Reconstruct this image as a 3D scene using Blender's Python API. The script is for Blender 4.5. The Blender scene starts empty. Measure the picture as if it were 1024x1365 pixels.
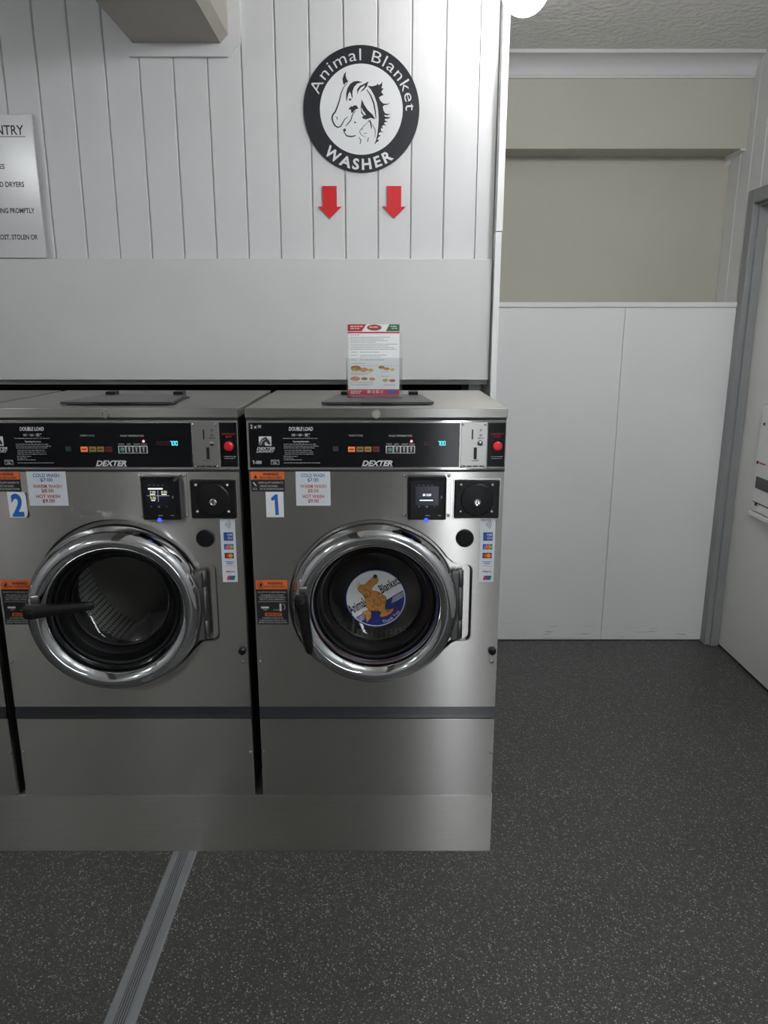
import bpy, bmesh, math, random
from mathutils import Vector, Matrix
from mathutils.geometry import tessellate_polygon
random.seed(7)
S = bpy.context.scene
C = S.collection
PI = math.pi

# ------------------------------------------------------------------ camera
cam_d = bpy.data.cameras.new('camera'); cam = bpy.data.objects.new('camera', cam_d); C.objects.link(cam)
cam.location = (0, 0, 1.48)
cam.rotation_euler = (math.radians(90 - 13.803), 0, 0)
cam_d.sensor_fit = 'VERTICAL'; cam_d.sensor_height = 36.0; cam_d.lens = 36.0 * 985 / 1365
cam_d.clip_start = 0.02
S.camera = cam
# ------------------------------------------------------------------ world, exposure
w = bpy.data.worlds.new('sky'); S.world = w; w.use_nodes = True
bg = w.node_tree.nodes['Background']; bg.inputs[0].default_value = (0.93, 0.96, 1.0, 1); bg.inputs[1].default_value = 13.0
S.view_settings.view_transform = 'Standard'; S.view_settings.look = 'None'
S.view_settings.gamma = 1; S.view_settings.use_curve_mapping = False
S.view_settings.exposure = 0.14
# portal in the opening of the glazed shop door: it emits nothing, it only guides the sampling of the daylight
pl_d = bpy.data.lights.new('shop_door_portal', 'AREA'); pl_d.shape = 'RECTANGLE'; pl_d.size = .21; pl_d.size_y = 2.25; pl_d.cycles.is_portal = True
pl_o = bpy.data.objects.new('shop_door_portal', pl_d); C.objects.link(pl_o); pl_o.location = (.575, -2.31, 1.125); pl_o.rotation_euler = (-PI / 2, 0, PI)
GLOBE_E = 30.0       # emission of the glass globe by the wall end
FRONT_E = 70.0       # emission of the globes nearer the shop front

# ------------------------------------------------------------------ materials
def mat(name, col, rough=0.5, metal=0.0, emit=None, es=0.0, spec=0.5, noise=0.0, nscale=6.0, bump=0.0, bscale=200.0, coat=0.0):
    m = bpy.data.materials.new(name); m.use_nodes = True
    nt = m.node_tree; b = nt.nodes['Principled BSDF']
    b.inputs['Base Color'].default_value = (*col, 1); b.inputs['Roughness'].default_value = rough
    b.inputs['Metallic'].default_value = metal; b.inputs['Specular IOR Level'].default_value = spec
    b.inputs['Coat Weight'].default_value = coat
    if emit:
        b.inputs['Emission Color'].default_value = (*emit, 1); b.inputs['Emission Strength'].default_value = es
    if noise > 0 or bump > 0:
        tc = nt.nodes.new('ShaderNodeTexCoord')
    if noise > 0:
        n = nt.nodes.new('ShaderNodeTexNoise'); n.inputs['Scale'].default_value = nscale; n.inputs['Detail'].default_value = 4
        nt.links.new(tc.outputs['Object'], n.inputs['Vector'])
        r = nt.nodes.new('ShaderNodeValToRGB')
        r.color_ramp.elements[0].position = 0.3; r.color_ramp.elements[1].position = 0.7
        r.color_ramp.elements[0].color = (*[c * (1 - noise) for c in col], 1)
        r.color_ramp.elements[1].color = (*[min(1, c * (1 + noise)) for c in col], 1)
        nt.links.new(n.outputs['Fac'], r.inputs['Fac']); nt.links.new(r.outputs['Color'], b.inputs['Base Color'])
    if bump > 0:
        n2 = nt.nodes.new('ShaderNodeTexNoise'); n2.inputs['Scale'].default_value = bscale; n2.inputs['Detail'].default_value = 3
        nt.links.new(tc.outputs['Object'], n2.inputs['Vector'])
        bp = nt.nodes.new('ShaderNodeBump'); bp.inputs['Strength'].default_value = bump; bp.inputs['Distance'].default_value = 0.004 if bump < 0.95 else 0.012
        nt.links.new(n2.outputs['Fac'], bp.inputs['Height']); nt.links.new(bp.outputs['Normal'], b.inputs['Normal'])
    return m

def steel(name, col, rough, aniso=0.75, grain=0.10, streak=(3, 3, 900)):
    m = mat(name, col, rough, 1.0); nt = m.node_tree; b = nt.nodes['Principled BSDF']
    b.inputs['Anisotropic'].default_value = aniso
    t = nt.nodes.new('ShaderNodeCombineXYZ'); t.inputs[0].default_value = 0; t.inputs[1].default_value = -0.7; t.inputs[2].default_value = 1
    nt.links.new(t.outputs[0], b.inputs['Tangent'])
    tc = nt.nodes.new('ShaderNodeTexCoord'); mp = nt.nodes.new('ShaderNodeMapping'); mp.inputs['Scale'].default_value = streak
    nt.links.new(tc.outputs['Object'], mp.inputs['Vector'])
    n = nt.nodes.new('ShaderNodeTexNoise'); n.inputs['Scale'].default_value = 1.0; n.inputs['Detail'].default_value = 3
    nt.links.new(mp.outputs[0], n.inputs['Vector'])
    r = nt.nodes.new('ShaderNodeValToRGB')
    r.color_ramp.elements[0].color = (*[c * (1 - grain) for c in col], 1); r.color_ramp.elements[1].color = (*[min(1, c * (1 + grain)) for c in col], 1)
    r.color_ramp.elements[0].position = 0.3; r.color_ramp.elements[1].position = 0.7
    nt.links.new(n.outputs['Fac'], r.inputs['Fac']); nt.links.new(r.outputs['Color'], b.inputs['Base Color'])
    return m

def glass_mat(name, tint=(0.9, 0.93, 0.92), rough=0.02, gloss=0.12):
    m = bpy.data.materials.new(name); m.use_nodes = True; nt = m.node_tree; nt.nodes.clear()
    o = nt.nodes.new('ShaderNodeOutputMaterial'); mx = nt.nodes.new('ShaderNodeMixShader')
    tr = nt.nodes.new('ShaderNodeBsdfTransparent'); tr.inputs[0].default_value = (*tint, 1)
    gl = nt.nodes.new('ShaderNodeBsdfGlossy'); gl.inputs['Roughness'].default_value = rough
    lw = nt.nodes.new('ShaderNodeLayerWeight'); lw.inputs['Blend'].default_value = 0.5
    pw = nt.nodes.new('ShaderNodeMath'); pw.operation = 'POWER'; pw.inputs[1].default_value = 4.0
    ad = nt.nodes.new('ShaderNodeMath'); ad.operation = 'MULTIPLY_ADD'; ad.inputs[1].default_value = 0.9 - gloss; ad.inputs[2].default_value = gloss
    nt.links.new(lw.outputs['Facing'], pw.inputs[0]); nt.links.new(pw.outputs[0], ad.inputs[0]); nt.links.new(ad.outputs[0], mx.inputs[0])
    nt.links.new(tr.outputs[0], mx.inputs[1]); nt.links.new(gl.outputs[0], mx.inputs[2]); nt.links.new(mx.outputs[0], o.inputs[0])
    return m

def floor_mat():
    m = mat('speckled_vinyl', (0.05, 0.05, 0.048), 0.42); nt = m.node_tree; b = nt.nodes['Principled BSDF']
    tc = nt.nodes.new('ShaderNodeTexCoord')
    def flecks(scale, thr, keep, seed):
        mp = nt.nodes.new('ShaderNodeMapping'); mp.inputs['Location'].default_value = (seed, seed * 2, 0); mp.inputs['Rotation'].default_value = (0, 0, seed)
        nt.links.new(tc.outputs['Object'], mp.inputs['Vector'])
        nz = nt.nodes.new('ShaderNodeTexNoise'); nz.inputs['Scale'].default_value = scale * 1.3
        nt.links.new(mp.outputs[0], nz.inputs['Vector'])
        av = nt.nodes.new('ShaderNodeVectorMath'); av.operation = 'MULTIPLY_ADD'; av.inputs[1].default_value = (0.6 / scale,) * 3
        nt.links.new(nz.outputs['Color'], av.inputs[0]); nt.links.new(mp.outputs[0], av.inputs[2])
        v = nt.nodes.new('ShaderNodeTexVoronoi'); v.inputs['Scale'].default_value = scale; v.voronoi_dimensions = '2D'
        nt.links.new(av.outputs[0], v.inputs['Vector'])
        sx = nt.nodes.new('ShaderNodeSeparateColor'); nt.links.new(v.outputs['Color'], sx.inputs[0])
        # radius of each fleck varies with its cell
        rad = nt.nodes.new('ShaderNodeMapRange'); rad.inputs[1].default_value = 1 - keep; rad.inputs[2].default_value = 1.0
        rad.inputs[3].default_value = 0.0; rad.inputs[4].default_value = thr
        nt.links.new(sx.outputs[0], rad.inputs[0])
        lt = nt.nodes.new('ShaderNodeMath'); lt.operation = 'LESS_THAN'
        nt.links.new(v.outputs['Distance'], lt.inputs[0]); nt.links.new(rad.outputs[0], lt.inputs[1])
        br = nt.nodes.new('ShaderNodeMapRange'); br.inputs[3].default_value = 0.25; br.inputs[4].default_value = 1.0
        nt.links.new(sx.outputs[1], br.inputs[0])
        mu = nt.nodes.new('ShaderNodeMath'); mu.operation = 'MULTIPLY'
        nt.links.new(lt.outputs[0], mu.inputs[0]); nt.links.new(br.outputs[0], mu.inputs[1])
        return mu
    f1 = flecks(170, 0.42, 0.42, 1.3); f2 = flecks(300, 0.45, 0.35, 4.1); f3 = flecks(190, 0.45, 0.35, 7.7)
    n = nt.nodes.new('ShaderNodeTexNoise'); n.inputs['Scale'].default_value = 3; n.inputs['Detail'].default_value = 6
    nt.links.new(tc.outputs['Object'], n.inputs['Vector'])
    base = nt.nodes.new('ShaderNodeValToRGB'); base.color_ramp.elements[0].color = (0.034, 0.034, 0.033, 1); base.color_ramp.elements[1].color = (0.052, 0.052, 0.049, 1)
    nt.links.new(n.outputs['Fac'], base.inputs[0])
    def mix(a, fac, col):
        mx = nt.nodes.new('ShaderNodeMix'); mx.data_type = 'RGBA'
        nt.links.new(fac.outputs[0], mx.inputs['Factor']); nt.links.new(a, mx.inputs['A']); mx.inputs['B'].default_value = (*col, 1)
        return mx.outputs['Result']
    a = mix(base.outputs['Color'], f3, (0.010, 0.010, 0.010))
    a = mix(a, f2, (0.19, 0.185, 0.165)); a = mix(a, f1, (0.34, 0.33, 0.29))
    nt.links.new(a, b.inputs['Base Color'])
    return m

def drum_mat():
    m = mat('perforated_drum_steel', (0.42, 0.41, 0.39), 0.32, 1.0); nt = m.node_tree; b = nt.nodes['Principled BSDF']
    tc = nt.nodes.new('ShaderNodeTexCoord'); uvm = nt.nodes.new('ShaderNodeMapping'); uvm.inputs['Scale'].default_value = (1, 1, 1)
    nt.links.new(tc.outputs['UV'], uvm.inputs['Vector'])
    v = nt.nodes.new('ShaderNodeTexVoronoi'); v.voronoi_dimensions = '2D'; v.inputs['Scale'].default_value = 1; v.inputs['Randomness'].default_value = 0
    nt.links.new(uvm.outputs[0], v.inputs['Vector'])
    lt = nt.nodes.new('ShaderNodeMath'); lt.operation = 'LESS_THAN'; lt.inputs[1].default_value = 0.30
    nt.links.new(v.outputs['Distance'], lt.inputs[0])
    mx = nt.nodes.new('ShaderNodeMix'); mx.data_type = 'RGBA'; mx.inputs['A'].default_value = (0.42, 0.41, 0.39, 1); mx.inputs['B'].default_value = (0.004, 0.004, 0.004, 1)
    nt.links.new(lt.outputs[0], mx.inputs['Factor']); nt.links.new(mx.outputs['Result'], b.inputs['Base Color'])
    return m

M = {}
M['white_board'] = mat('white_painted_board', (0.63, 0.63, 0.635), 0.42, noise=0.03, nscale=3)
M['white_panel'] = mat('white_laminate', (0.60, 0.60, 0.595), 0.40, noise=0.04, nscale=2.5)
M['clad'] = mat('white_cladding', (0.78, 0.785, 0.785), 0.38, noise=0.03, nscale=1.5)
M['rear_grey'] = mat('pale_wall_paint', (0.55, 0.55, 0.54), 0.5, noise=0.03)
M['sign_white_gloss'] = mat('glossy_white_board', (0.62, 0.62, 0.63), 0.2)
def scuff(m):
    """dark shoe scuffs low on the cladding"""
    nt = m.node_tree; b = nt.nodes['Principled BSDF']; src = b.inputs['Base Color'].links[0].from_socket
    ge = nt.nodes.new('ShaderNodeTexCoord'); mp = nt.nodes.new('ShaderNodeMapping'); mp.inputs['Scale'].default_value = (9, 1, 160)
    nt.links.new(ge.outputs['Object'], mp.inputs['Vector'])
    n = nt.nodes.new('ShaderNodeTexNoise'); n.inputs['Scale'].default_value = 1.0; n.inputs['Detail'].default_value = 3
    nt.links.new(mp.outputs[0], n.inputs['Vector'])
    st = nt.nodes.new('ShaderNodeMapRange'); st.inputs[1].default_value = 0.64; st.inputs[2].default_value = 0.72
    nt.links.new(n.outputs['Fac'], st.inputs[0])
    sx = nt.nodes.new('ShaderNodeSeparateXYZ'); nt.links.new(ge.outputs['Object'], sx.inputs[0])
    hz = nt.nodes.new('ShaderNodeMapRange'); hz.inputs[1].default_value = 0.03; hz.inputs[2].default_value = 0.11; hz.inputs[3].default_value = 0.75; hz.inputs[4].default_value = 0.0
    nt.links.new(sx.outputs[2], hz.inputs[0])
    mu = nt.nodes.new('ShaderNodeMath'); mu.operation = 'MULTIPLY'; nt.links.new(st.outputs[0], mu.inputs[0]); nt.links.new(hz.outputs[0], mu.inputs[1])
    mx = nt.nodes.new('ShaderNodeMix'); mx.data_type = 'RGBA'; nt.links.new(mu.outputs[0], mx.inputs['Factor'])
    nt.links.new(src, mx.inputs['A']); mx.inputs['B'].default_value = (0.10, 0.09, 0.08, 1)
    nt.links.new(mx.outputs['Result'], b.inputs['Base Color'])
scuff(M['clad'])
M['trim_white'] = mat('white_gloss_trim', (0.78, 0.78, 0.77), 0.35)
M['beige'] = mat('beige_paint', (0.445, 0.43, 0.36), 0.6, noise=0.04, nscale=2, bump=0.06, bscale=60)
M['cornice'] = mat('cornice_paint', (0.58, 0.58, 0.57), 0.5)
M['beam'] = mat('beam_paint', (0.34, 0.315, 0.275), 0.55, noise=0.03)
M['ceiling'] = mat('stippled_ceiling', (0.80, 0.79, 0.76), 0.5, bump=1.0, bscale=38)
M['door_grey'] = mat('grey_frame_paint', (0.25, 0.26, 0.26), 0.4, noise=0.03)
M['door_white'] = mat('white_door_paint', (0.66, 0.66, 0.63), 0.4, noise=0.05, nscale=2)
M['floor'] = floor_mat()
M['strip'] = mat('grey_cover_strip', (0.19, 0.20, 0.21), 0.45, noise=0.06, nscale=10)
M['strip_insert'] = mat('dark_ribbed_insert', (0.03, 0.031, 0.034), 0.5)
M['void'] = mat('dark_void', (0.02, 0.02, 0.02), 0.8)
M['steel'] = steel('brushed_steel_front', (0.48, 0.468, 0.447), 0.27, aniso=1.0, grain=0.04, streak=(4, 4, 700))
M['steel_top'] = steel('brushed_steel_top', (0.36, 0.355, 0.335), 0.33, aniso=0.9)
M['steel_plinth'] = steel('brushed_steel_plinth', (0.46, 0.45, 0.425), 0.31, aniso=1.0, streak=(8, 8, 900), grain=0.07)
M['steel_plain'] = mat('steel_plain', (0.45, 0.44, 0.42), 0.3, 1.0)
M['case'] = mat('dark_case_side', (0.03, 0.03, 0.032), 0.5)
M['chrome'] = mat('chrome', (0.56, 0.57, 0.59), 0.06, 1.0)
M['screw'] = mat('screw_steel', (0.6, 0.6, 0.58), 0.2, 1.0)
M['black_gloss'] = mat('black_gloss_panel', (0.005, 0.0055, 0.007), 0.14, spec=0.22)
M['black'] = mat('black_plastic', (0.007, 0.007, 0.008), 0.36, spec=0.3)
M['black_soft'] = mat('black_rubber', (0.006, 0.006, 0.007), 0.5, spec=0.25)
M['hopper'] = mat('dark_hopper_plastic', (0.03, 0.032, 0.035), 0.32)
M['groove'] = mat('groove_trim', (0.02, 0.021, 0.027), 0.22)
M['hinge'] = mat('hinge_metal', (0.22, 0.22, 0.22), 0.35, 1.0)
M['drum'] = drum_mat()
M['drum_back'] = mat('drum_back_steel', (0.40, 0.39, 0.37), 0.28, 1.0)
M['glass'] = glass_mat('door_glass', (0.72, 0.75, 0.74), 0.02, 0.05)
M['acrylic'] = glass_mat('clear_acrylic', (0.96, 0.97, 0.97), 0.03, 0.06)
M['paper'] = mat('white_paper', (0.80, 0.81, 0.82), 0.5)
M['sticker_white'] = mat('white_sticker', (0.66, 0.70, 0.75), 0.35)
M['print_white'] = mat('print_white', (0.62, 0.62, 0.62), 0.5)
M['print_grey'] = mat('print_grey', (0.30, 0.30, 0.31), 0.5)
M['print_black'] = mat('print_black', (0.012, 0.012, 0.014), 0.4)
M['blue'] = mat('print_blue', (0.012, 0.13, 0.47), 0.4)
M['text_blue'] = mat('print_text_blue', (0.01, 0.11, 0.33), 0.4)
M['text_orange'] = mat('print_text_orange', (0.40, 0.11, 0.03), 0.4)
M['text_red'] = mat('print_text_red', (0.38, 0.012, 0.025), 0.4)
M['orange'] = mat('warning_orange', (0.72, 0.15, 0.03), 0.45)
M['sign_black'] = mat('sign_black', (0.010, 0.011, 0.016), 0.35)
M['sign_white'] = mat('sign_white', (0.68, 0.69, 0.70), 0.35)
M['arrow_red'] = mat('arrow_red', (0.55, 0.012, 0.016), 0.35)
M['btn_orange'] = mat('lit_orange', (0.6, 0.14, 0.05), 0.4, emit=(1, 0.22, 0.07), es=0.28)
M['btn_amber'] = mat('amber_key', (0.30, 0.19, 0.05), 0.4)
M['btn_red'] = mat('dark_red_key', (0.16, 0.010, 0.014), 0.4)
M['btn_green'] = mat('dark_green_key', (0.012, 0.05, 0.04), 0.4)
M['led_red'] = mat('led_red', (0.6, 0.05, 0.05), 0.4, emit=(1, 0.20, 0.22), es=3.0)
M['cyan'] = mat('cyan_digits', (0.1, 0.5, 0.6), 0.4, emit=(0.12, 0.72, 0.85), es=1.3)
M['dim_digit'] = mat('dim_digits', (0.05, 0.018, 0.02), 0.4)
M['estop'] = mat('stop_red', (0.62, 0.012, 0.02), 0.32)
M['scr_blue'] = mat('screen_blue', (0.012, 0.015, 0.03), 0.2)
M['scr_text'] = mat('screen_text', (0.6, 0.65, 0.7), 0.4, emit=(0.85, 0.92, 1), es=0.9)
M['scr_yellow'] = mat('screen_yellow', (0.5, 0.5, 0.2), 0.4, emit=(0.9, 0.95, 0.45), es=0.8)
M['led_blue'] = mat('led_blue', (0.05, 0.1, 0.7), 0.3, emit=(0.08, 0.14, 1.0), es=0.7)
M['decal_blue'] = mat('decal_navy', (0.010, 0.025, 0.20), 0.35)
M['decal_white'] = mat('decal_white', (0.78, 0.79, 0.80), 0.35)
M['dog_orange'] = mat('dog_orange', (0.58, 0.24, 0.055), 0.4)
M['dog_spot'] = mat('dog_spot', (0.30, 0.20, 0.04), 0.4)
M['card_navy'] = mat('card_navy', (0.015, 0.08, 0.32), 0.4)
M['card_red'] = mat('card_red', (0.55, 0.03, 0.02), 0.4)
M['card_yellow'] = mat('card_yellow', (0.75, 0.30, 0.03), 0.4)
M['card_green'] = mat('card_green', (0.02, 0.22, 0.07), 0.4)
M['leaf_red'] = mat('leaf_red', (0.42, 0.02, 0.04), 0.4)
M['leaf_green'] = mat('leaf_green', (0.02, 0.13, 0.06), 0.4)
M['pizza'] = mat('food_orange', (0.62, 0.25, 0.12), 0.5, noise=0.3, nscale=120)
M['pizza_y'] = mat('food_yellow', (0.62, 0.46, 0.18), 0.5, noise=0.3, nscale=120)
M['pizza_b'] = mat('food_brown', (0.40, 0.15, 0.07), 0.5, noise=0.3, nscale=120)
M['globe'] = mat('lit_globe', (0.9, 0.9, 0.9), 0.3, emit=(1.0, 0.985, 0.965), es=GLOBE_E)
M['globe_front'] = mat('lit_globe_front', (0.9, 0.9, 0.9), 0.3, emit=(0.95, 0.975, 1.0), es=FRONT_E)
M['alum'] = mat('window_aluminium', (0.35, 0.35, 0.36), 0.4, 1.0)
M['box_white'] = mat('box_white', (0.70, 0.70, 0.67), 0.4)
M['box_dark'] = mat('box_window', (0.03, 0.03, 0.03), 0.25)

# ------------------------------------------------------------------ mesh building
class MB:
    def __init__(self): self.v = []; self.f = []; self.sm = False; self.uv = None
    def add(self, vs, fs):
        o = len(self.v); self.v += [tuple(p) for p in vs]; self.f += [tuple(i + o for i in f) for f in fs]; return self
    def box(self, x0, x1, y0, y1, z0, z1, bev=0.0):
        if bev <= 0:
            vs = [(x, y, z) for z in (z0, z1) for y in (y0, y1) for x in (x0, x1)]
            return self.add(vs, [(0, 2, 3, 1), (4, 5, 7, 6), (0, 1, 5, 4), (2, 6, 7, 3), (0, 4, 6, 2), (1, 3, 7, 5)])
        bm = bmesh.new(); bmesh.ops.create_cube(bm, size=1)
        for q in bm.verts: q.co = Vector(((x0 + x1) / 2 + q.co.x * (x1 - x0), (y0 + y1) / 2 + q.co.y * (y1 - y0), (z0 + z1) / 2 + q.co.z * (z1 - z0)))
        bmesh.ops.bevel(bm, geom=bm.edges[:], offset=bev, segments=2, affect='EDGES', profile=0.5)
        bm.verts.index_update(); self.add([q.co[:] for q in bm.verts], [[q.index for q in f.verts] for f in bm.faces]); bm.free(); return self
    def prism(self, pts, y0, y1, axis='y'):
        """polygon in (x,z) extruded along y; axis 'x': polygon (y,z) along x; axis 'z': polygon (x,y) along z"""
        def P(a, b, t): return (a, t, b) if axis == 'y' else ((t, a, b) if axis == 'x' else (a, b, t))
        n = len(pts); tr = tessellate_polygon([[Vector((a, b, 0)) for a, b in pts]])
        vs = [P(a, b, y0) for a, b in pts] + [P(a, b, y1) for a, b in pts]
        fs = [tuple(t) for t in tr] + [tuple(i + n for i in reversed(t)) for t in tr]
        fs += [(i, (i + 1) % n, (i + 1) % n + n, i + n) for i in range(n)]
        return self.add(vs, fs)
    def poly(self, pts, y):
        tr = tessellate_polygon([[Vector((a, b, 0)) for a, b in pts]])
        return self.add([(a, y, b) for a, b in pts], [tuple(t) for t in tr])
    def rect(self, x0, x1, z0, z1, y): return self.add([(x0, y, z0), (x1, y, z0), (x1, y, z1), (x0, y, z1)], [(0, 1, 2, 3)])
    def disc(self, cx, cz, r, y, n=24, sz=1.0):
        return self.add([(cx + r * math.cos(2 * PI * i / n), y, cz + r * sz * math.sin(2 * PI * i / n)) for i in range(n)], [tuple(range(n))])
    def annulus(self, cx, cz, r0, r1, y, n=24, a0=0, a1=2 * PI):
        vs = []; fs = []
        for i in range(n + 1):
            a = a0 + (a1 - a0) * i / n
            vs += [(cx + r0 * math.cos(a), y, cz + r0 * math.sin(a)), (cx + r1 * math.cos(a), y, cz + r1 * math.sin(a))]
        for i in range(n): fs.append((2 * i, 2 * i + 1, 2 * i + 3, 2 * i + 2))
        return self.add(vs, fs)
    def stroke(self, pts, w, y):
        """ribbon tapering at both ends"""
        n = len(pts); vs = []; fs = []
        for i, (a, b) in enumerate(pts):
            p0 = pts[max(0, i - 1)]; p1 = pts[min(n - 1, i + 1)]
            dx, dz = p1[0] - p0[0], p1[1] - p0[1]; L = math.hypot(dx, dz) or 1
            k = w * 0.5 * (0.25 + 0.75 * math.sin(PI * (i + 0.5) / n))
            vs += [(a - dz / L * k, y, b + dx / L * k), (a + dz / L * k, y, b - dx / L * k)]
        for i in range(n - 1): fs.append((2 * i, 2 * i + 1, 2 * i + 3, 2 * i + 2))
        return self.add(vs, fs)
    def lathe(self, prof, cx=0, cz=0, n=48, axis='y', c3=0):
        """profile of (radius, height) about the y axis (or z when axis='z', centre (cx, c3))"""
        vs = []; fs = []; k = len(prof)
        for i in range(n):
            a = 2 * PI * i / n
            for r, h in prof:
                vs.append((cx + r * math.cos(a), h, cz + r * math.sin(a)) if axis == 'y' else (cx + r * math.cos(a), c3 + r * math.sin(a), h))
        for i in range(n):
            j = (i + 1) % n
            for q in range(k - 1): fs.append((i * k + q, j * k + q, j * k + q + 1, i * k + q + 1))
        self.sm = True
        return self.add(vs, fs)
    def text(self, s, x, z, h, y, align='l', shear=0.0, bold=0.0, width=None, rot=0.0, space=1.0):
        vs, fs, wd = text_geo(s, bold, shear, space)
        k = h; kx = k if width is None else width / wd
        off = 0 if align == 'l' else (-wd * kx / 2 if align == 'c' else -wd * kx)
        ca, sa = math.cos(rot), math.sin(rot)
        out = []
        for a, b in vs:
            u, t = a * kx + off, b * k
            out.append((x + u * ca - t * sa, y, z + u * sa + t * ca))
        return self.add(out, fs)
    def arc_text(self, s, cx, cz, r, h, y, a0, a1, bold=0.0, inside=False, space=1.0):
        vs, fs, wd = text_geo(s, bold, 0.0, space); out = []
        for a, b in vs:
            t = a0 + (a1 - a0) * a / wd; rr = r + b * h if not inside else r - b * h
            an = PI / 2 - t if not inside else -PI / 2 + t
            out.append((cx + rr * math.cos(an), y, cz + rr * math.sin(an)))
        return self.add(out, fs)
    def bars(self, x0, x1, z, h, y, seed=0):
        """a line of print too small to read: word-sized dashes"""
        r = random.Random(seed); x = x0
        while x < x1 - h:
            L = min(h * r.uniform(1.5, 5.0), x1 - x); self.rect(x, x + L, z, z + h, y); x += L + h * 0.8
        return self
    def mesh(self, name, smooth=None):
        me = bpy.data.meshes.new(name); me.from_pydata(self.v, [], self.f)
        bm = bmesh.new(); bm.from_mesh(me); bmesh.ops.recalc_face_normals(bm, faces=bm.faces[:]); bm.to_mesh(me); bm.free()
        if self.sm or smooth:
            me.shade_smooth(); me.set_sharp_from_angle(angle=math.radians(32))
        me.update(); return me
    def build(self, name, m, parent=None, label=None, cat=None, group=None, kind=None, loc=None):
        me = self.mesh(name); me.materials.append(M[m] if isinstance(m, str) else m)
        return link(name, me, parent, label, cat, group, kind, loc)

class MS:
    """several pieces of print, each built as a part of its own"""
    def __init__(self): self.p = []
    def __getattr__(self, k):
        def f(*a, **q):
            m = MB(); getattr(m, k)(*a, **q); self.p.append(m); return self
        return f
    def build(self, name, m, parent=None, label=None):
        for q in self.p: q.build(name, m, parent, label)

def link(name, data, parent=None, label=None, cat=None, group=None, kind=None, loc=None):
    o = bpy.data.objects.new(name, data); C.objects.link(o)
    if parent: o.parent = parent
    if loc: o.location = loc
    if label: o['label'] = label
    if cat: o['category'] = cat
    if group: o['group'] = group
    if kind: o['kind'] = kind
    return o
def thing(name, label, cat, loc=(0, 0, 0), group=None, rot=(0, 0, 0)):
    o = link(name, None, None, label, cat, group, None, loc); o.rotation_euler = rot; o.empty_display_size = 0.05; return o
def copy_tree(o, parent=None):
    c = o.copy(); C.objects.link(c); c.parent = parent
    for ch in o.children: copy_tree(ch, c)
    return c

_tc = {}
def _raw(s, bold, shear, space):
    cu = bpy.data.curves.new('t', 'FONT'); cu.body = s; cu.size = 1.0; cu.offset = bold; cu.shear = shear; cu.space_character = space
    cu.resolution_u = 3; cu.fill_mode = 'BOTH'
    ob = bpy.data.objects.new('t', cu); C.objects.link(ob)
    dg = bpy.context.evaluated_depsgraph_get(); dg.update()
    me = bpy.data.meshes.new_from_object(ob.evaluated_get(dg))
    vs = [(q.co.x, q.co.y) for q in me.vertices]; fs = [tuple(p.vertices) for p in me.polygons]
    bpy.data.objects.remove(ob); bpy.data.curves.remove(cu); bpy.data.meshes.remove(me)
    return vs, fs
_vs, _ = _raw('H', 0, 0, 1); CAP = max(b for a, b in _vs) - min(b for a, b in _vs)
def text_geo(s, bold, shear, space):
    k = (s, bold, shear, space)
    if k not in _tc:
        vs, fs = _raw(s, bold, shear, space); x0 = min(a for a, b in vs)
        vs = [((a - x0) / CAP, b / CAP) for a, b in vs]
        _tc[k] = (vs, fs, max(a for a, b in vs))
    return _tc[k]

# ================================================================== THE ROOM
XL, YR, H = -3.2, -2.2, 2.60       # left wall, rear wall, ceiling height
YB = 2.55                          # face of the boarded wall behind the washers
XR = 1.565                         # face of the right wall
YF = 3.63                          # beige far wall of the alcove
MB().box(XL - .1, XR + .15, YR - .1, YF + .1, -0.08, 0.0).build('floor', 'floor', label='dark grey speckled vinyl floor', kind='structure')
MB().box(XL - .1, XR + .15, YR - .1, YF + .1, H, H + 0.08).build('ceiling', 'ceiling', label='off-white stippled ceiling', kind='structure')

# boarded wall behind the washers; below the white panel the wall is open to a dark service void
wb = MB().box(XL, .355, YB + .02, YB + .10, 1.30, H).build('wall_back', 'white_board', label='white vertical boarded wall above the washers', kind='structure')
BW = 0.1056
bd = MB().prism([(0.0008, YB + .02), (0.0008, YB + .004), (0.0040, YB), (BW - .0040, YB), (BW - .0008, YB + .004), (BW - .0008, YB + .02)], 1.66, H, axis='z').mesh('board')
bd.materials.append(M['white_board'])
x = 0.2972
xs = []
while x > XL: xs.append(x - BW); x -= BW
for q in xs: link('board', bd, wb, loc=(q, 0, 0))
MB().box(.2980, .354, YB, YB + .02, 1.66, H).build('board', 'white_board', wb)
MB().box(XL, .3525, YB - .022, YB, 1.318, 1.7065, 0.0015).build('splash_panel', 'white_panel', wb, label='plain white panel under the boards')
MB().box(XL, .355, 2.95, 3.03, 0, 1.30).box(XL, .355, YB + .10, 2.95, 1.30, 1.34).build('wall_void', 'void', label='dark service void behind the washers', kind='structure')
# end post of that wall, standing proud of the boards, and the hidden return wall behind it
po = MB().box(.3560, .3755, YB - .052, YB + .14, 0, 1.785, .001).build('trim_1', 'trim_white', label='narrow white edge post ending the boarded wall', kind='structure')
MB().box(.3570, .3775, YB - .054, YB + .14, 1.787, H, .001).build('post_section', 'trim_white', po)
MB().box(.305, .3755, YB + .14, YF, 0, H).build('wall_return', 'white_board', label='white return wall of the alcove', kind='structure')

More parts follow.
